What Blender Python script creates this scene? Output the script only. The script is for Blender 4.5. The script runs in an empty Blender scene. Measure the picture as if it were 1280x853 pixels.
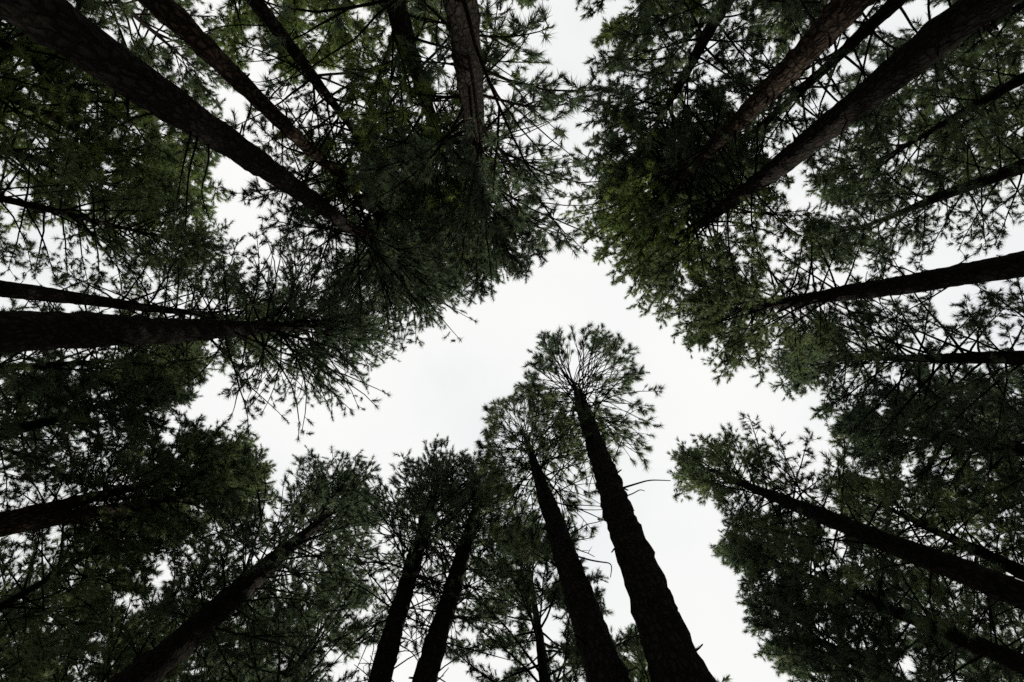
import bpy, math, random
import numpy as np

# ------------------------------------------------------------------ camera, sky, sun, exposure
S = bpy.context.scene
COL = S.collection
CAM_Z = 1.3
LENS, SENSOR = 24.0, 36.0
F = LENS / SENSOR * 1280.0            # focal length in photo pixels
CX, CY = 640.0, 426.5

cam = bpy.data.cameras.new("camera")
cam.lens = LENS; cam.sensor_width = SENSOR; cam.sensor_fit = 'HORIZONTAL'
cam.clip_start = 0.05; cam.clip_end = 3000
cam_o = bpy.data.objects.new("camera", cam); COL.objects.link(cam_o)
cam_o.location = (0, 0, CAM_Z); cam_o.rotation_euler = (math.pi, 0, 0)   # straight up
S.camera = cam_o

SUN_ELEV, SUN_AZ = math.radians(43), math.radians(62)     # azimuth from +X towards +Y (picture bottom)
sd = np.array([math.cos(SUN_ELEV)*math.cos(SUN_AZ), math.cos(SUN_ELEV)*math.sin(SUN_AZ), math.sin(SUN_ELEV)])
sun = bpy.data.lights.new("sun", 'SUN'); sun.energy = 5.0; sun.angle = math.radians(1.0); sun.color = (1, .91, .77)
sun_o = bpy.data.objects.new("sun", sun); COL.objects.link(sun_o)
from mathutils import Vector
sun_o.rotation_euler = Vector(-sd).to_track_quat('-Z', 'Y').to_euler()

w = bpy.data.worlds.new("World"); S.world = w; w.use_nodes = True
nt = w.node_tree; nt.nodes.clear()
out = nt.nodes.new('ShaderNodeOutputWorld')
sky = nt.nodes.new('ShaderNodeTexSky'); sky.sky_type = 'NISHITA'; sky.sun_disc = False
sky.sun_elevation = SUN_ELEV; sky.sun_rotation = math.pi/2 - SUN_AZ
b1 = nt.nodes.new('ShaderNodeBackground'); b1.inputs[1].default_value = 0.15
nt.links.new(sky.outputs[0], b1.inputs[0])
b2 = nt.nodes.new('ShaderNodeBackground')          # bright thin cloud sheet
tc = nt.nodes.new('ShaderNodeTexCoord')
nz = nt.nodes.new('ShaderNodeTexNoise'); nz.inputs['Scale'].default_value = 2.2; nz.inputs['Detail'].default_value = 6
nt.links.new(tc.outputs['Generated'], nz.inputs['Vector'])
cr = nt.nodes.new('ShaderNodeValToRGB')
cr.color_ramp.elements[0].position = .3; cr.color_ramp.elements[0].color = (.875, .895, .895, 1)
cr.color_ramp.elements[1].position = .62; cr.color_ramp.elements[1].color = (.968, .970, .955, 1)
nt.links.new(nz.outputs['Fac'], cr.inputs[0]); nt.links.new(cr.outputs[0], b2.inputs[0])
sx = nt.nodes.new('ShaderNodeSeparateXYZ'); nt.links.new(tc.outputs['Generated'], sx.inputs[0])
fo = nt.nodes.new('ShaderNodeMapRange'); fo.interpolation_type = 'SMOOTHSTEP'     # overcast sky: dim at the horizon
fo.inputs['From Min'].default_value = 0; fo.inputs['From Max'].default_value = .62
fo.inputs['To Min'].default_value = .5; fo.inputs['To Max'].default_value = .85
nt.links.new(sx.outputs['Z'], fo.inputs['Value']); nt.links.new(fo.outputs[0], b2.inputs[1])
mr = nt.nodes.new('ShaderNodeMapRange'); mr.inputs['From Min'].default_value = .25; mr.inputs['From Max'].default_value = .5
mr.inputs['To Min'].default_value = .86; mr.inputs['To Max'].default_value = 1.0
nt.links.new(nz.outputs['Fac'], mr.inputs['Value'])
mx = nt.nodes.new('ShaderNodeMixShader')
nt.links.new(mr.outputs[0], mx.inputs[0]); nt.links.new(b1.outputs[0], mx.inputs[1]); nt.links.new(b2.outputs[0], mx.inputs[2])
nt.links.new(mx.outputs[0], out.inputs[0])

S.view_settings.view_transform = 'Standard'; S.view_settings.look = 'None'
S.view_settings.exposure = 0.24; S.view_settings.gamma = 1.0; S.view_settings.use_curve_mapping = False
S.render.engine = 'CYCLES'
S.cycles.max_bounces = 8; S.cycles.diffuse_bounces = 4; S.cycles.transmission_bounces = 3; S.cycles.glossy_bounces = 2
S.cycles.use_denoising = False

# ------------------------------------------------------------------ materials
def new_mat(name):
    m = bpy.data.materials.new(name); m.use_nodes = True
    t = m.node_tree; t.nodes.clear()
    return m, t, t.nodes.new('ShaderNodeOutputMaterial')

def needle_mat(name, c_dark, c_light, trans):
    m, t, o = new_mat(name)
    tc = t.nodes.new('ShaderNodeTexCoord')
    n = t.nodes.new('ShaderNodeTexNoise'); n.inputs['Scale'].default_value = 1.3; n.inputs['Detail'].default_value = 4
    t.links.new(tc.outputs['Object'], n.inputs['Vector'])
    r = t.nodes.new('ShaderNodeValToRGB')
    e = r.color_ramp.elements.new(.80); e.color = (.075, .058, .036, 1)      # browning needles
    r.color_ramp.elements[0].position = .36; r.color_ramp.elements[0].color = (*c_dark, 1)
    r.color_ramp.elements[1].position = .66; r.color_ramp.elements[1].color = (*c_light, 1)
    t.links.new(n.outputs['Fac'], r.inputs[0])
    d = t.nodes.new('ShaderNodeBsdfPrincipled'); d.inputs['Roughness'].default_value = .55
    d.inputs['Specular IOR Level'].default_value = .25
    t.links.new(r.outputs[0], d.inputs['Base Color'])
    tr = t.nodes.new('ShaderNodeBsdfTranslucent')
    mu = t.nodes.new('ShaderNodeMix'); mu.data_type = 'RGBA'; mu.blend_type = 'MULTIPLY'
    mu.inputs[0].default_value = 1; mu.inputs[7].default_value = (1.25, 1.38, .85, 1)
    t.links.new(r.outputs[0], mu.inputs[6]); t.links.new(mu.outputs[2], tr.inputs['Color'])
    mix = t.nodes.new('ShaderNodeMixShader'); mix.inputs[0].default_value = trans
    t.links.new(d.outputs[0], mix.inputs[1]); t.links.new(tr.outputs[0], mix.inputs[2])
    t.links.new(mix.outputs[0], o.inputs[0])
    return m

def bark_mat(name, dark, light, scale=1.0):
    m, t, o = new_mat(name)
    tc = t.nodes.new('ShaderNodeTexCoord')
    mp = t.nodes.new('ShaderNodeMapping'); mp.inputs['Scale'].default_value = (9*scale, 9*scale, 3.2*scale)
    t.links.new(tc.outputs['Object'], mp.inputs['Vector'])
    n0 = t.nodes.new('ShaderNodeTexNoise'); n0.inputs['Scale'].default_value = 1.2; n0.inputs['Detail'].default_value = 4
    t.links.new(mp.outputs[0], n0.inputs['Vector'])
    add = t.nodes.new('ShaderNodeMix'); add.data_type = 'RGBA'; add.blend_type = 'ADD'; add.inputs[0].default_value = 1.6
    t.links.new(mp.outputs[0], add.inputs[6]); t.links.new(n0.outputs['Color'], add.inputs[7])
    v = t.nodes.new('ShaderNodeTexVoronoi'); v.feature = 'DISTANCE_TO_EDGE'; v.inputs['Scale'].default_value = 1.0
    t.links.new(add.outputs[2], v.inputs['Vector'])
    v2 = t.nodes.new('ShaderNodeTexVoronoi'); v2.inputs['Scale'].default_value = 1.0
    t.links.new(add.outputs[2], v2.inputs['Vector'])
    r = t.nodes.new('ShaderNodeValToRGB')
    r.color_ramp.elements[0].position = .0; r.color_ramp.elements[0].color = (*[c*.75 for c in dark], 1)
    r.color_ramp.elements[1].position = .3; r.color_ramp.elements[1].color = (*light, 1)
    t.links.new(v.outputs['Distance'], r.inputs[0])
    n = t.nodes.new('ShaderNodeTexNoise'); n.inputs['Scale'].default_value = 18; n.inputs['Detail'].default_value = 6
    t.links.new(tc.outputs['Object'], n.inputs['Vector'])
    mxc = t.nodes.new('ShaderNodeMix'); mxc.data_type = 'RGBA'; mxc.inputs[7].default_value = (*dark, 1)
    mm = t.nodes.new('ShaderNodeMath'); mm.operation = 'MULTIPLY'
    t.links.new(n.outputs['Fac'], mm.inputs[0]); t.links.new(v2.outputs['Distance'], mm.inputs[1])
    t.links.new(mm.outputs[0], mxc.inputs[0]); t.links.new(r.outputs[0], mxc.inputs[6])
    bs = t.nodes.new('ShaderNodeBsdfPrincipled'); bs.inputs['Roughness'].default_value = .9
    bs.inputs['Specular IOR Level'].default_value = .02
    t.links.new(mxc.outputs[2], bs.inputs['Base Color'])
    mr = t.nodes.new('ShaderNodeMapRange'); mr.inputs['From Max'].default_value = .22
    t.links.new(v.outputs['Distance'], mr.inputs['Value'])
    ad = t.nodes.new('ShaderNodeMath'); ad.operation = 'MULTIPLY_ADD'; ad.inputs[1].default_value = .5
    t.links.new(n.outputs['Fac'], ad.inputs[0]); t.links.new(mr.outputs[0], ad.inputs[2])
    bp = t.nodes.new('ShaderNodeBump'); bp.inputs['Strength'].default_value = .9; bp.inputs['Distance'].default_value = .03
    t.links.new(ad.outputs[0], bp.inputs['Height']); t.links.new(bp.outputs[0], bs.inputs['Normal'])
    t.links.new(bs.outputs[0], o.inputs[0])
    return m

NEEDLE = [
    needle_mat('needles_blue_green', (.050, .072, .064), (.092, .120, .096), .52),
    needle_mat('needles_mid_green',  (.062, .084, .060), (.112, .140, .088), .56),
    needle_mat('needles_olive',      (.070, .096, .044), (.130, .170, .062), .58),
]
BARK = bark_mat('pine_bark', (.008, .0072, .0065), (.019, .016, .0135), 1.5)
BARK_WARM = bark_mat('reddish_pine_bark', (.010, .008, .0065), (.050, .036, .026), 1.4)
TWIG = bark_mat('branch_bark', (.010, .009, .008), (.024, .020, .016), 3.0)

# ------------------------------------------------------------------ mesh helpers
def mesh_obj(name, verts, faces4=None, faces3=None, mats=(), parent=None, m4=None, m3=None, smooth=True):
    """one mesh object from numpy arrays of vertices, quads and triangles"""
    me = bpy.data.meshes.new(name)
    n4 = 0 if faces4 is None else len(faces4); n3 = 0 if faces3 is None else len(faces3)
    me.vertices.add(len(verts)); me.vertices.foreach_set('co', np.asarray(verts, np.float32).ravel())
    loops = np.concatenate([np.asarray(faces4, np.int32).ravel() if n4 else np.zeros(0, np.int32),
                            np.asarray(faces3, np.int32).ravel() if n3 else np.zeros(0, np.int32)])
    me.loops.add(len(loops)); me.loops.foreach_set('vertex_index', loops)
    me.polygons.add(n4 + n3)
    st = np.concatenate([np.arange(n4)*4, n4*4 + np.arange(n3)*3]).astype(np.int32)
    me.polygons.foreach_set('loop_start', st)
    mi = np.concatenate([np.full(n4, 0 if m4 is None else m4), np.full(n3, 0 if m3 is None else m3)]).astype(np.int32)
    for m in mats: me.materials.append(m)
    me.polygons.foreach_set('material_index', mi)
    if smooth: me.polygons.foreach_set('use_smooth', np.ones(n4+n3, bool))
    me.update(calc_edges=True)
    o = bpy.data.objects.new(name, me); COL.objects.link(o)
    if parent is not None: o.parent = parent
    return o

def norm(v): return v / (np.linalg.norm(v, axis=-1, keepdims=True) + 1e-9)

def tube(path, rad, sides, jitter=None):
    """a capped tapered tube along a path"""
    path = np.asarray(path, float); n = len(path)
    tan = norm(np.gradient(path, axis=0))
    ref = np.array([0, 0, 1.]) if abs(tan[:, 2]).mean() < .8 else np.array([1., 0, 0])
    a = norm(np.cross(tan, ref)); b = np.cross(tan, a)
    th = np.arange(sides) * 2*math.pi/sides
    r = np.asarray(rad)[:, None] * (np.ones((n, sides)) if jitter is None else jitter)
    v = path[:, None] + r[..., None]*(np.cos(th)[None, :, None]*a[:, None] + np.sin(th)[None, :, None]*b[:, None])
    v = v.reshape(-1, 3)
    i = np.arange(n-1)[:, None]*sides; j = np.arange(sides)[None]; j2 = (j+1) % sides
    q = np.stack([i+j, i+j2, i+sides+j2, i+sides+j], -1).reshape(-1, 4)
    v = np.vstack([v, path[-1:] + tan[-1]*r[-1].mean()])
    e = (n-1)*sides
    t = np.stack([e+np.arange(sides), e+(np.arange(sides)+1) % sides, np.full(sides, n*sides)], -1)
    return v, q, t

class Pile:
    """collects tubes and triangles for one mesh"""
    def __init__(s): s.v, s.q, s.t, s.n = [], [], [], 0
    def add(s, v, q=None, t=None):
        s.v.append(v)
        if q is not None and len(q): s.q.append(q + s.n)
        if t is not None and len(t): s.t.append(t + s.n)
        s.n += len(v)
    def arrays(s):
        return (np.vstack(s.v), np.vstack(s.q) if s.q else None, np.vstack(s.t) if s.t else None)

def needles(rng, pos, ax, count, length, width, spread):
    """tufts of long needles: pos, ax are (n,3); returns vertices and triangles"""
    n = len(pos)
    p = np.repeat(pos, count, 0); a = np.repeat(ax, count, 0)
    m = n*count
    rv = norm(rng.normal(size=(m, 3)))
    side = norm(rv - (rv*a).sum(1, keepdims=True)*a)
    ang = rng.uniform(.12, 1, (m, 1))*np.repeat(rng.uniform(.6, 1.15, (n, 1))*spread, count, 0)
    d = np.cos(ang)*a + np.sin(ang)*side
    L = length*rng.uniform(.6, 1.15, (m, 1))*np.repeat(rng.uniform(.6, 1.4, (n, 1)), count, 0)
    root = p - a*rng.uniform(0, .13, (m, 1))
    wv = norm(np.cross(d, rng.normal(size=(m, 3))))*width*.5
    tip = root + d*L + np.array([0, 0, -1.])*L*L*.35
    v = np.stack([root-wv, root+wv, tip], 1).reshape(-1, 3)
    return v, np.arange(3*m).reshape(-1, 3)

# ------------------------------------------------------------------ the forest floor
def ground():
    m, t, o = new_mat('forest_floor')
    tc = t.nodes.new('ShaderNodeTexCoord')
    n = t.nodes.new('ShaderNodeTexNoise'); n.inputs['Scale'].default_value = 1.6; n.inputs['Detail'].default_value = 10
    t.links.new(tc.outputs['Object'], n.inputs['Vector'])
    r = t.nodes.new('ShaderNodeValToRGB')
    r.color_ramp.elements[0].position = .3; r.color_ramp.elements[0].color = (.03, .022, .014, 1)
    r.color_ramp.elements[1].position = .75; r.color_ramp.elements[1].color = (.11, .075, .045, 1)
    t.links.new(n.outputs['Fac'], r.inputs[0])
    b = t.nodes.new('ShaderNodeBsdfPrincipled'); b.inputs['Roughness'].default_value = .95
    bp = t.nodes.new('ShaderNodeBump'); bp.inputs['Strength'].default_value = .6
    t.links.new(n.outputs['Fac'], bp.inputs['Height']); t.links.new(bp.outputs[0], b.inputs['Normal'])
    t.links.new(r.outputs[0], b.inputs['Base Color']); t.links.new(b.outputs[0], o.inputs[0])
    rr = np.concatenate([np.linspace(0, 40, 41)[1:], np.geomspace(45, 1500, 18)]); k = 72
    th = np.arange(k)*2*math.pi/k
    x = rr[:, None]*np.cos(th); y = rr[:, None]*np.sin(th)
    z = (.05*np.sin(x*.9+1)*np.cos(y*.7) + .03*np.sin(x*2.3)*np.sin(y*1.9)) * (rr[:, None] > 3)
    v = np.vstack([[[0, 0, 0]], np.stack([x, y, z], -1).reshape(-1, 3)])
    i = np.arange(len(rr)-1)[:, None]*k+1; j = np.arange(k)[None]; j2 = (j+1) % k
    q = np.stack([i+j, i+k+j, i+k+j2, i+j2], -1).reshape(-1, 4)
    tt = np.stack([np.zeros(k, int), 1+np.arange(k), 1+(np.arange(k)+1) % k], -1)
    g = mesh_obj('ground', v, q, tt, [m]); g['kind'] = 'structure'
ground()

# ------------------------------------------------------------------ pines
def P(px, py, h):
    """the point at height h above the lens seen at a photo pixel"""
    return np.array([(px-CX)*h/F, (py-CY)*h/F, h + CAM_Z])

STYLE = {
    # nb branches per tree, elevation at base/top of crown (deg), bend (deg), tufts, density ...
    'dense': dict(nb=98, e0=24, e1=56, bend=(-35, 12),  tw=25, nper=44, fl=.138, tl=.40, inner=.40, rnd=(.86, 1.04)),
    'open':  dict(nb=90, e0=24, e1=56, bend=(-45, 8), tw=20, nper=44, fl=.142, tl=.40, inner=.46, rnd=(.80, 1.06)),
    'shaggy': dict(nb=98, e0=42, e1=60, bend=(-120, -20), tw=19, nper=44, fl=.142, tl=.42, inner=.32, rnd=(.82, 1.05)),
    'weep':  dict(nb=98, e0=32, e1=58, bend=(-140, -70), tw=7, nper=48, fl=.185, tl=.30, inner=.68, rnd=(.74, 1.06)),
    'far':   dict(nb=80, e0=20, e1=52, bend=(-25, 15), tw=22, nper=38, fl=.175, tl=.46, inner=.3, rnd=(.84, 1.05)),
}
_seed = [0]

def pine(label, low, tip, H=26., mid=None, cr=2.6, cb=.46, style='dense', mat=0, bark=BARK, k=1.0, group=None,
         dead=10, detailed=True, warp=.05, top=.42, dens=1.0):
    """low=(x,y,width) and tip=(x,y): photo pixels the trunk passes through; H, cr metres; cb = crown base as a fraction of H"""
    _seed[0] += 1
    rng = np.random.default_rng(1000 + _seed[0]*17)
    st = STYLE[style]
    rl = math.hypot(low[0]-CX, low[1]-CY); rt = math.hypot(tip[0]-CX, tip[1]-CY)
    hl = min(k*H*rt/rl, .8*H)
    Pl, Pt = P(low[0], low[1], hl), P(tip[0], tip[1], H)
    d = (Pt-Pl)/(Pt[2]-Pl[2])
    base = Pl - d*Pl[2]; base[2] = 0
    Dl = low[2]*hl/F
    hs, ds = [0, hl + CAM_Z], [Dl*1.12 + .02*hl/10, Dl]
    if mid is not None:
        rm = math.hypot(mid[0]-CX, mid[1]-CY); s = np.linspace(0, 1, 200)
        pts = Pl[None] + (Pt-Pl)[None]*s[:, None]
        im = np.stack([CX + pts[:, 0]*F/(pts[:, 2]-CAM_Z), CY + pts[:, 1]*F/(pts[:, 2]-CAM_Z)], 1)
        b = np.argmin(np.hypot(im[:, 0]-mid[0], im[:, 1]-mid[1]))
        hm = pts[b, 2]-CAM_Z
        if hm > hl + .5: hs.append(hm+CAM_Z); ds.append(mid[2]*hm/F)
    Z = H + CAM_Z
    hs.append(Z); ds.append(.035)
    ph = rng.uniform(0, 6.28, 4)
    def axis(z):
        z = np.asarray(z, float)
        p = z[..., None]*d
        fade = np.clip(1-z/Z, 0, 1)*np.clip(z/3, 0, 1)
        p[..., 0] += warp*fade*np.sin(z*.35+ph[0]) + .4*warp*np.sin(z*.9+ph[1])*fade
        p[..., 1] += warp*fade*np.sin(z*.31+ph[2]) + .4*warp*np.sin(z*.8+ph[3])*fade
        p[..., 2] = z
        return p
    rad = lambda z: np.interp(z, hs, ds)*.5

    root = bpy.data.objects.new('pine_tree', None); COL.objects.link(root)
    root.empty_display_size = .3; root.location = base
    root['label'] = label; root['category'] = 'tree'
    if group: root['group'] = group

    # trunk with plated bark and swollen whorls
    nz = 150 if detailed else 50; sd_ = 22 if detailed else 10
    z = np.linspace(-.15, Z, nz); whorl = rng.uniform(.5, .75)
    r = rad(np.clip(z, 0, Z))
    r = r*(1 + .35*np.exp(-np.clip(z, 0, 9)/.35))
    wz = np.arange(0, Z, whorl) + rng.normal(0, .16, len(np.arange(0, Z, whorl))); wa = rng.uniform(.02, .13, len(wz))
    ring = (wa*np.exp(-((z[:, None]-wz)/.09)**2)).sum(1) + .03*np.sin(z*5.1+ph[0])*np.sin(z*2.3+ph[1])
    th = np.arange(sd_)*2*math.pi/sd_
    jit = 1 + ring[:, None] + rng.normal(0, .048, (nz, sd_)) + .04*np.sin(3*th[None]+z[:, None]*1.7+ph[2])
    jit += .10*(rng.random((nz, sd_)) < .05)                 # lifted bark flakes
    tk = Pile(); tk.add(*tube(axis(z), r, sd_, jit))
    for i in range(26 if detailed else 6):                   # snapped branch stubs
        zb = Z*(cb*rng.uniform(.15, 1.1)); a = rng.uniform(0, 6.28); r0 = rad(zb); l = rng.uniform(.04, .2)
        dd = np.array([math.cos(a), math.sin(a), rng.uniform(-.3, .5)]); p = axis(zb)
        tk.add(*tube(np.array([p+dd*r0*.7, p+dd*(r0+l*.5), p+dd*(r0+l)+[0, 0, rng.uniform(-.03, .03)]]), np.array([.022, .017, .012])*rng.uniform(.6, 1.2), 5))
    v, q, t = tk.arrays()
    mesh_obj('trunk', v, q, t, [bark], root)

    # crown
    lobe = .05
    z0, z1 = cb*H + CAM_Z, Z - .15
    nb = int(st['nb']*(1 if detailed else .9))
    crown_t = Pile(); wood = Pile(); tp, ta = [], []
    W = max(1, int((z1-z0)/whorl)); per = max(2, round(nb/W)); az0 = rng.uniform(0, 6.28)
    zs = np.concatenate([np.full(per, z0 + (z1-z0)*((i+.5)/W)**.74) for i in range(W)])
    zs = np.clip(zs + rng.normal(0, .07, len(zs)), z0, Z-.08)
    for i, zb in enumerate(zs):
        t_ = (zb-z0)/(z1-z0)
        az = az0 + (i % per)*2*math.pi/per + (i//per)*2.4 + rng.normal(0, .25)
        if style == 'weep':
            prof = min(1, .62 + 1.1*t_)*(1 - (1-top)*max(0, t_)**3.2)*(1 + .12*math.cos(az-ph[0]))
            if rng.random() < .06: continue
        else:                                                # blunt, rounded crown
            prof = .74 + .26*t_/.35 if t_ < .35 else math.sqrt(max(.05, 1 - ((t_-.35)/.675)**2))
        prof *= 1 + lobe*math.sin(3*az + 5*t_ + ph[1]) + lobe*math.sin(5*az - 7*t_ + ph[2])
        L = cr*prof*(rng.uniform(.93, 1.02) if t_ > .5 and style in ('dense', 'shaggy', 'far') else rng.uniform(*st['rnd']))
        if rng.random() < .10: L *= .6
        whip = style == 'shaggy' and t_ < .6 and rng.random() < .16      # long bare drooping whip
        if whip: L *= 1.35
        el = math.radians(st['e0'] + (st['e1']-st['e0'])*t_**1.4 + rng.normal(0, 7))
        bend = math.radians(rng.uniform(*st['bend']) if not whip else -100)
        L /= max(.8, math.cos(el + bend*.4))
        drift = rng.normal(0, .25); n = 8
        s = np.linspace(0, 1, n)
        e = el + bend*s**(2.2 if style == 'shaggy' else 1.3) + rng.normal(0, .05, n); a = az + drift*s + rng.normal(0, .06, n)
        dr = np.stack([np.cos(e)*np.cos(a), np.cos(e)*np.sin(a), np.sin(e)], 1)
        path = axis(zb) + np.vstack([[0, 0, 0], np.cumsum(dr[:-1]*L/(n-1), 0)])
        rb = min(rad(zb)*.5, (.010 + .0075*L)*(.75 if style == 'weep' else .9 if style == 'shaggy' else 1))
        bv, bq, bt = tube(path, rb*(1-.78*s) + .002, 5)
        if style in ('weep', 'shaggy'):                      # forked arching shoots
            fk = Pile(); fk.add(bv, bq, bt)
            for f_ in range(2):
                b0 = rng.integers(2, 5); L2 = L*(1-b0/(n-1))*rng.uniform(.75, 1.1); m_ = 6
                s2 = np.linspace(0, 1, m_); e2 = e[b0] + rng.normal(.1, .2) + bend*(1-b0/n)*s2**(1.2 if style == 'weep' else 2.2); a2 = a[b0] + rng.choice([-1, 1])*rng.uniform(.25, .6) + rng.normal(0, .08, m_)
                d2 = np.stack([np.cos(e2)*np.cos(a2), np.cos(e2)*np.sin(a2), np.sin(e2)], 1)
                p2_ = path[b0] + np.vstack([[0, 0, 0], np.cumsum(d2[:-1]*L2/(m_-1), 0)])
                fk.add(*tube(p2_, rb*.55*(1-.7*s2)+.002, 4))
                tp += [p2_[-1], p2_[-2]*.4+p2_[-1]*.6]; ta += [d2[-1], norm(d2[-2] + rng.normal(0, .3, 3))]
            bv, bq, bt = fk.arrays()
        if detailed: mesh_obj('branch', bv, bq, bt, [TWIG], root)
        else: wood.add(bv, bq, bt)
        # twigs
        dn = (.5 if t_ < .12 else .8 if t_ < .45 else 1.15 if t_ < .62 else 1.55)*dens*(.35 if whip else 1)
        nt_ = max(2, int(round(st['tw']*dn*(.6+.4*L/cr))))
        for jx in range(nt_):
            inn = st['inner']*(1.15 - .75*max(0, t_)) if style != 'weep' else st['inner']
            u = inn + (1-inn)*((jx+rng.uniform(.1, 1))/nt_)**.8
            u = min(u, .985); f = u*(n-1); i0 = min(int(f), n-2); fr = f-i0
            p0 = path[i0]*(1-fr) + path[i0+1]*fr
            bd = norm(path[i0+1]-path[i0])
            sv = norm(np.cross(bd, [0, 0, 1.]))*rng.choice([-1, 1])
            up = np.array([0, 0, 1.])
            tdv = norm(bd*rng.uniform(.5, 1.1) + sv*rng.uniform(.2, 1.0) + up*rng.uniform(-.15, .6)*(1 if bend > -.6 else -.4))
            tl = st['tl']*rng.uniform(.5, 1.2)*(1.1-.35*u)
            if u > .62 and style != 'weep':   # rounded clump of shoots at the branch end
                tdv = norm(norm(rng.normal(size=3)) + bd*.35 + up*.25); tl = .33*rng.uniform(.6, 1.1)
            p1 = p0 + tdv*tl*.55; td2 = norm(tdv + up*.35*(1 if bend > -.6 else -1)); p2 = p1 + td2*tl*.45
            if rng.random() < .5 or style == 'weep':
              wv, wq, wt = tube(np.array([p0, p1, p2]), np.array([.008, .007, .004]), 3)
              crown_t.add(wv, wq, wt)
            tp += [p2]; ta += [td2]
            if style in ('dense', 'far', 'shaggy') or rng.random() < .45:
                tp.append(p1 + tdv*rng.uniform(-.1, .12)); ta.append(norm(tdv + rng.normal(0, .3, 3)))
        tp.append(path[-1]); ta.append(norm(path[-1]-path[-2]))
    # leader shoot
    tp.append(axis(np.array(Z))); ta.append(np.array([0, 0, 1.]))
    nv, ntri = needles(rng, np.array(tp), np.array(ta), st['nper'], st['fl'], .0118 if detailed else .0155, 1.3)
    cv, cq, ct = crown_t.arrays()
    if not detailed:
        wv, wq, wt = wood.arrays(); off = len(cv)
        cv = np.vstack([cv, wv]); cq = np.vstack([cq, wq+off]); ct = np.vstack([ct, wt+off])
    allv = np.vstack([cv, nv]); tri = np.vstack([ct, ntri+len(cv)])
    m3 = np.concatenate([np.zeros(len(ct), int), np.ones(len(ntri), int)])
    mesh_obj('crown', allv, cq, tri, [TWIG, NEEDLE[mat]], root, m3=m3)

    # bare dead branches below the crown
    for i in range(dead):
        zb = z0*rng.uniform(.74, 1.05); az = rng.uniform(0, 6.28); L = rng.uniform(.3, 1.5)
        n = 6; s = np.linspace(0, 1, n); e = rng.uniform(-.3, .5) - rng.uniform(-.2, .9)*s; a = az + rng.normal(0, .4)*s + rng.normal(0, .08, n)
        dr = np.stack([np.cos(e)*np.cos(a), np.cos(e)*np.sin(a), np.sin(e)], 1)*L/(n-1)
        path = axis(zb) + np.vstack([[0, 0, 0], np.cumsum(dr[:-1], 0)])
        pl = Pile(); pl.add(*tube(path, .014*(1-.7*s)+.002, 4))
        for c in range(rng.integers(0, 3)):
            b = rng.integers(2, n-1); dd = norm(dr[b] + rng.normal(0, .25, 3)*L/(n-1)*2)
            pl.add(*tube(np.array([path[b], path[b]+dd*L*.14, path[b]+dd*L*.26+[0, 0, -.03]]), np.array([.007, .005, .003]), 3))
        v, q, t = pl.arrays()
        mesh_obj('dead_branch', v, q, t, [TWIG], root)
    return root, axis, rad

GL = 'pines ringing the clearing'
GB = 'pines standing behind the front ring'
# --- front ring -------------------------------------------------------------
# lower middle pair standing clear against the sky
T17 = pine('tall pine with open mushroom-shaped crown standing clear against the white sky', (850, 853, 66), (716, 476), H=26, mid=(728, 505, 15), cr=2.65,
     cb=.66, style='weep', mat=0, k=1.45, dead=4, top=.9, warp=.03, group=GL)
T18 = pine('pine with thin open crown directly left of the tallest mushroom-crowned pine', (758, 842, 47), (652, 533), H=25, mid=(688, 635, 21), cr=2.4,
     cb=.58, style='weep', mat=1, dens=.75, k=1.3, dead=8, top=.7, warp=.03, group=GL)
T19 = pine('left one of the two leaning slender trunks at the bottom edge', (479, 835, 27), (550, 592), H=25, mid=(540, 648, 14), cr=2.5, cb=.56, style='shaggy', dens=.5, mat=0, k=1.2, dead=14, group=GL)
T20 = pine('right one of the two leaning slender trunks, with bare dead stubs low down', (537, 835, 28), (606, 602), H=25, mid=(602, 651, 14), cr=2.3, cb=.58, style='shaggy', dens=.5, mat=0, k=1.25, dead=22, group=GL)
pine('dark conical pine filling the gap between the slender stubbed trunk and bottom pair', (681, 845, 13), (656, 672), H=28, cr=2.7, cb=.3, dens=1.8, style='dense', mat=0, dead=3, group=GB)
pine('wide dark pine at lower left whose black trunk runs to bottom edge', (190, 833, 36), (438, 620), H=25, mid=(323, 733, 26), cr=2.7, cb=.5, style='shaggy', mat=0, dead=8, group=GL)
# left side
pine('upper of two trunks crossing low on the left edge, with sunlit flakes', (17, 648, 19), (292, 578), H=25, cr=2.0, cb=.58, style='dense', mat=1, bark=BARK_WARM, group=GL)
pine('lower of two trunks crossing low on the left edge', (0, 662, 21), (306, 608), H=24, cr=2.1, cb=.6, style='dense', mat=1, bark=BARK_WARM, group=GL)
pine('thinnest bare trunk low on the left, slanting below the crossing pair', (0, 760, 9), (200, 640), H=22, cr=2.0, cb=.6, style='open', mat=1, group=GB)
pine('thickest black horizontal trunk at left edge with hanging tufted branches', (10, 416, 52), (428, 407), H=26, mid=(230, 408, 28), cr=3.3, cb=.56, style='shaggy', mat=0, dead=12, top=.8, group=GL)
pine('short thick trunk slanting just above the black horizontal trunk', (0, 361, 21), (330, 402), H=25, cr=2.4, cb=.6, style='open', mat=1, group=GL)
pine('thin trunk just below the black horizontal trunk at left edge', (0, 462, 9), (235, 445), H=24, cr=1.9, cb=.5, style='dense', mat=1, group=GB)
pine('dark pine at left edge midway between horizontal trunk and crossing trunks', (0, 543, 15), (212, 482), H=24, cr=1.9, cb=.45, style='dense', mat=0, group=GB)
pine('thin trunk in the airy gap above the slanting left trunk', (40, 258, 8), (248, 308), H=24, cr=2.1, cb=.55, style='open', mat=1, group=GB)
pine('sunlit olive pine crown at upper left below the thickest slanting trunk', (0, 185, 12), (180, 245), H=25, cr=2.9, cb=.5, style='dense', mat=2, group=GB)
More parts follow.
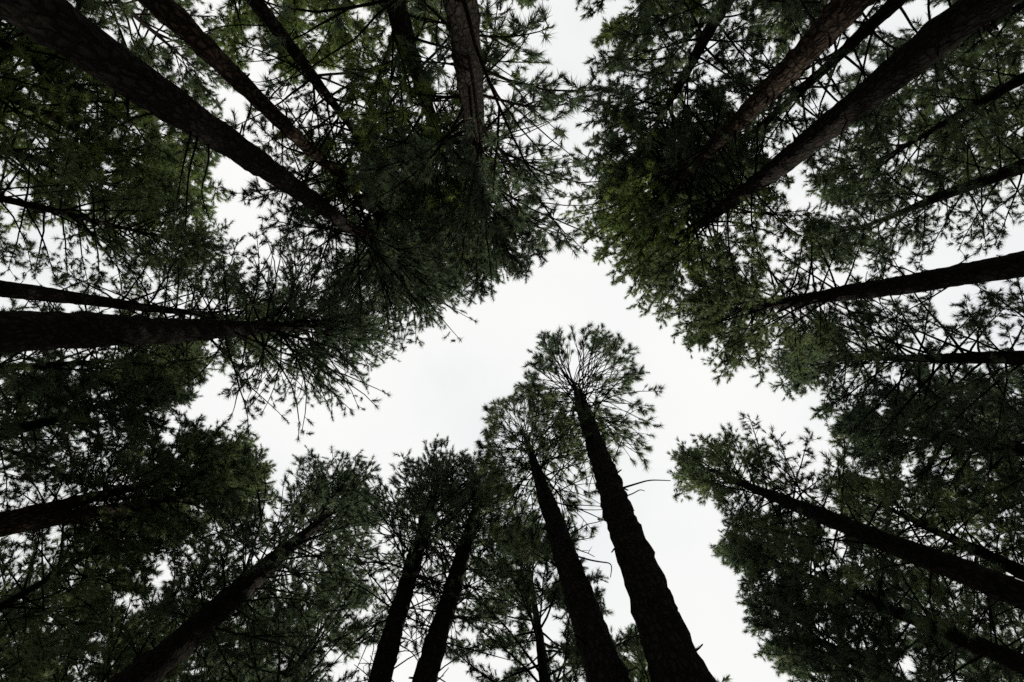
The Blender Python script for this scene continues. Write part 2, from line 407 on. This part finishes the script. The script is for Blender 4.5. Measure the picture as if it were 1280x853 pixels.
# upper left
T1 = pine('thickest slanting trunk crossing the upper left corner, one edge sunlit', (100, 42, 57), (528, 352), H=26, mid=(272, 148, 37), cr=2.8, cb=.47, style='shaggy', mat=0, dead=8, top=.8, bark=BARK, group=GL)
pine('second trunk from the upper left corner, scaly and sun-dappled', (214, 18, 29), (515, 312), H=26, mid=(374, 163, 16), cr=2.7, cb=.48, style='dense', mat=0, bark=BARK_WARM, group=GL)
pine('third and slimmest slanting trunk of the upper left', (323, 0, 18), (505, 250), H=25, cr=2.5, cb=.5, style='dense', mat=2, group=GL)
pine('massive black pine hanging from the middle of the top edge', (572, 5, 42), (610, 318), H=26, mid=(580, 150, 26), cr=2.6, cb=.2, dens=1.35, style='shaggy', mat=0, dead=0, top=.8, group=GL)
pine('dark trunk close left of the massive top-edge pine', (490, 0, 26), (575, 262), H=25, cr=2.5, cb=.30, style='shaggy', mat=2, group=GL)
pine('small needle tuft of a pine peeking over the top edge above the sky gap', (655, -160, 10), (654, -22), H=24, cr=1.5, cb=.7, style='dense', mat=1, dead=0, group=GB, detailed=False)
# upper right
pine('thin dark trunk leftmost of those at upper right', (901, 17, 16), (782, 222), H=25, cr=2.2, cb=.4, style='dense', mat=0, group=GL)
pine('sun-banded reddish trunk slanting in upper right, dense green top', (1054, 17, 37), (792, 282), H=26, mid=(905, 155, 20), cr=2.9, cb=.56, style='dense', mat=2, bark=BARK_WARM, group=GL)
pine('slender shadowed trunk between the two thick upper right trunks', (1115, 7, 17), (868, 232), H=25, cr=2.4, cb=.4, style='dense', mat=0, group=GL)
pine('longest thick trunk reaching from the upper right corner', (1190, 38, 44), (822, 322), H=26, mid=(969, 200, 25), cr=2.8, cb=.56, style='dense', mat=1, dead=12, group=GL)
pine('slim trunk near the right edge, highest of those entering there', (1280, 98, 13), (1040, 235), H=25, cr=1.9, cb=.5, style='open', mat=1, group=GB)
pine('slim trunk entering right edge above the thick one with short stubs', (1280, 207, 17), (1030, 303), H=25, cr=1.9, cb=.5, style='open', mat=0, group=GL)
pine('thick right-edge trunk with short dead stubs and dense rounded top', (1280, 330, 31), (892, 392), H=25, mid=(1060, 366, 19), cr=2.4, cb=.58, style='dense', mat=1, dead=20, group=GL)
pine('level trunk entering halfway down the right edge', (1280, 448, 17), (1005, 447), H=25, cr=2.6, cb=.46, style='dense', mat=0, group=GL)
pine('dark pine rising slightly below the level right-edge trunk', (1280, 564, 16), (1075, 533), H=24, cr=2.1, cb=.45, style='dense', mat=0, group=GL)
# lower right
pine('long thin-topped trunk slanting across the lower right, airy crown', (1280, 748, 34), (868, 580), H=25, mid=(1020, 641, 18), cr=1.9, cb=.42, style='open', mat=1, k=1.0, dead=16, group=GL)
pine('thin trunk running just above the long lower right trunk', (1280, 716, 17), (1068, 615), H=24, cr=1.8, cb=.6, style='open', mat=1, dead=10, group=GL)
pine('shaded pine below the long lower right trunk, edge against bright sky', (1258, 821, 22), (935, 690), H=23, cr=2.1, cb=.52, style='dense', mat=0, group=GL)
pine('lowest pine in bottom right corner, trunk dim within foliage', (1115, 852, 19), (965, 768), H=22, cr=2.2, cb=.48, style='dense', mat=0, group=GL)

# --- second row: farther pines that close the edges, some added to shade trunks --------------------------
FAR = [
    ('pine crown hanging in the gap under the thickest slanting trunk', 238, 228, 2), ('mid-distance pine crown in the extreme upper left corner', 40, 60, 2), ('mid-distance pine crown at left edge under the upper left corner', 25, 155, 2),
    ('pine crown behind, between the first and second upper left trunks', 255, 95, 1), ('pine crown behind the second and third upper left trunks', 370, 60, 2),
    ('pine crown behind the thickest slanting trunk, beside a sky gap', 235, 190, 1), ('pine crown left of the thickest slanting trunk near the top', 120, 120, 2),
    ('yellow-green pine crown between third upper left trunk and massive top pine', 440, 40, 2), ('pine behind the massive black top-edge pine', 530, 20, 1),
    
    ('pine crown on left edge under the thin trunk below the black horizontal one', 70, 500, 0), 
    ('pine crown between crossing pair and lower left wide pine', 150, 705, 1), ('pine crown in the bottom left corner', 40, 830, 1),
    ('pine crown under the wide lower left pine near the bottom', 200, 800, 1), ('pine crown on bottom edge right of the wide lower left trunk', 350, 790, 0),
    ('pine crown between wide lower left pine and slender leaning pair', 430, 745, 0),
    ('pine crown low on the left under the thinnest bare trunk', 110, 765, 1), ('pine crown hidden behind the wide lower left trunk', 285, 735, 1),
    ('pine crown on the bottom edge below the wide lower left trunk', 300, 850, 0),
    ('pine crown added for shade, just reaching the bottom edge left of the slender leaning pair', 385, 935, 0), ('pine crown added for shade, just reaching the bottom edge beneath the stubbed slender trunk', 560, 940, 1),  # here and next line: pines added past the bottom edge to shade trunks
    ('pine crown added for shade, just reaching the bottom edge beneath the bottom pair of thick trunks', 705, 945, 0), ('pine crown added for shade, just reaching the bottom edge at lower right', 1075, 915, 1),
    ('grey-green pine crown low behind the bottom pair of thick trunks', 800, 835, 1),
    ('pine crown at top edge right of the sky gap', 795, 40, 2), ('pine crown at top edge behind the leftmost upper right trunk', 850, -10, 0),
    ('pine crown at top edge behind the sun-banded trunk', 970, 20, 1), ('pine crown behind the longest upper right trunk, high up', 1090, 130, 0),
    ('pine crown in the extreme upper right corner', 1235, 60, 1), ('pine crown on right edge between the two highest slim trunks', 1190, 190, 1),
    
    ('pine crown on right edge below the level trunk', 1160, 500, 0), ('pine crown on right edge above the thin lower right trunk', 1190, 610, 1),
    ('pine crown beneath the long lower right trunk, near right edge', 1120, 740, 0), ('pine crown in the bottom right corner', 1230, 830, 0),
    ('pine crown at bottom edge left of the corner pines', 1010, 830, 0), ('pine crown far right behind the dark lower pines', 1250, 520, 0),
]
def copy_tree(root):
    r = root.copy(); COL.objects.link(r)
    for ch in list(root.children):
        c = ch.copy(); COL.objects.link(c); c.parent = r
    return r
protos = {}
for n, (lab, x, y, mt) in enumerate(FAR):
    rnd = random.Random(x*7+y); key = (mt, n % 2); H0 = 25.0
    if key not in protos:
        root = pine(lab, (CX+600, CY, 11), (CX+400, CY), H=H0, cr=2.9, cb=.42, style='far', mat=mt, dead=0, detailed=False, group=GB, warp=.08)[0]
        protos[key] = root
    else:
        root = copy_tree(protos[key]); root['label'] = lab
    sc = rnd.uniform(.9, 1.1); H = H0*sc + CAM_Z*(sc-1)
    tip = P(x, y, H); d = Vector((rnd.uniform(-.03, .03), rnd.uniform(-.03, .03), 1)).normalized()
    root.location = Vector(tip) - d*(tip[2]/d.z); root.scale = (sc, sc, sc)
    root.rotation_mode = 'QUATERNION'
    root.rotation_quaternion = Vector((0, 0, 1)).rotation_difference(d) @ Vector((1, 0, 0)).rotation_difference(Vector((math.cos(n*2.4), math.sin(n*2.4), 0)))

# bare curved twigs that reach out of the two clear trunks
def bare_branch(tree, py0, px_path, r0):
    root, axis, rad = tree
    base = np.array(root.location)
    zz = np.linspace(4, 24, 400); p = axis(zz) + base
    b = np.argmin(np.abs(CY + p[:, 1]*F/(p[:, 2]-CAM_Z) - py0)); h = p[b, 2]-CAM_Z
    pts = np.array([p[b]] + [P(px, py, h*hf) for (px, py, hf) in px_path]) - base
    s = np.linspace(0, 1, len(pts)); ss = np.linspace(0, 1, 16)
    path = np.stack([np.interp(ss, s, pts[:, i]) for i in range(3)], 1)
    for _ in range(3): path[1:-1] = (path[:-2] + path[1:-1]*2 + path[2:])/4
    v, q, t = tube(path, r0*(1-.7*ss)+.002, 4)
    mesh_obj('dead_branch', v, q, t, [TWIG], root)
bare_branch(T17, 615, [(792, 606, 1.0), (812, 600, 1.02), (838, 601, 1.03)], .022)
bare_branch(T17, 625, [(790, 618, 1.0), (800, 612, 1.0), (806, 614, 1.0)], .013)
bare_branch(T18, 690, [(735, 700, 1.0), (752, 703, 1.0), (766, 704, .99), (763, 722, .97)], .017)
bare_branch(T20, 800, [(610, 818, 1.0), (640, 826, .99)], .016)
bare_branch(T20, 770, [(612, 778, 1.0), (628, 800, .98)], .014)
bare_branch(T19, 760, [(490, 770, 1.0), (478, 790, .98)], .014)
bare_branch(T19, 800, [(515, 815, 1.0), (530, 838, .98)], .016)
bare_branch(T1, 146, [(240, 164, 1.0), (229, 205, .98), (222, 246, .97)], .014)
bare_branch(T1, 152, [(248, 172, 1.0), (235, 215, .98), (232, 285, .97)], .016)
bare_branch(T1, 122, [(200, 140, 1.0), (170, 146, .98), (149, 158, .97)], .014)
bare_branch(T1, 160, [(262, 200, 1.0), (250, 240, 1.02), (262, 275, 1.03)], .012)
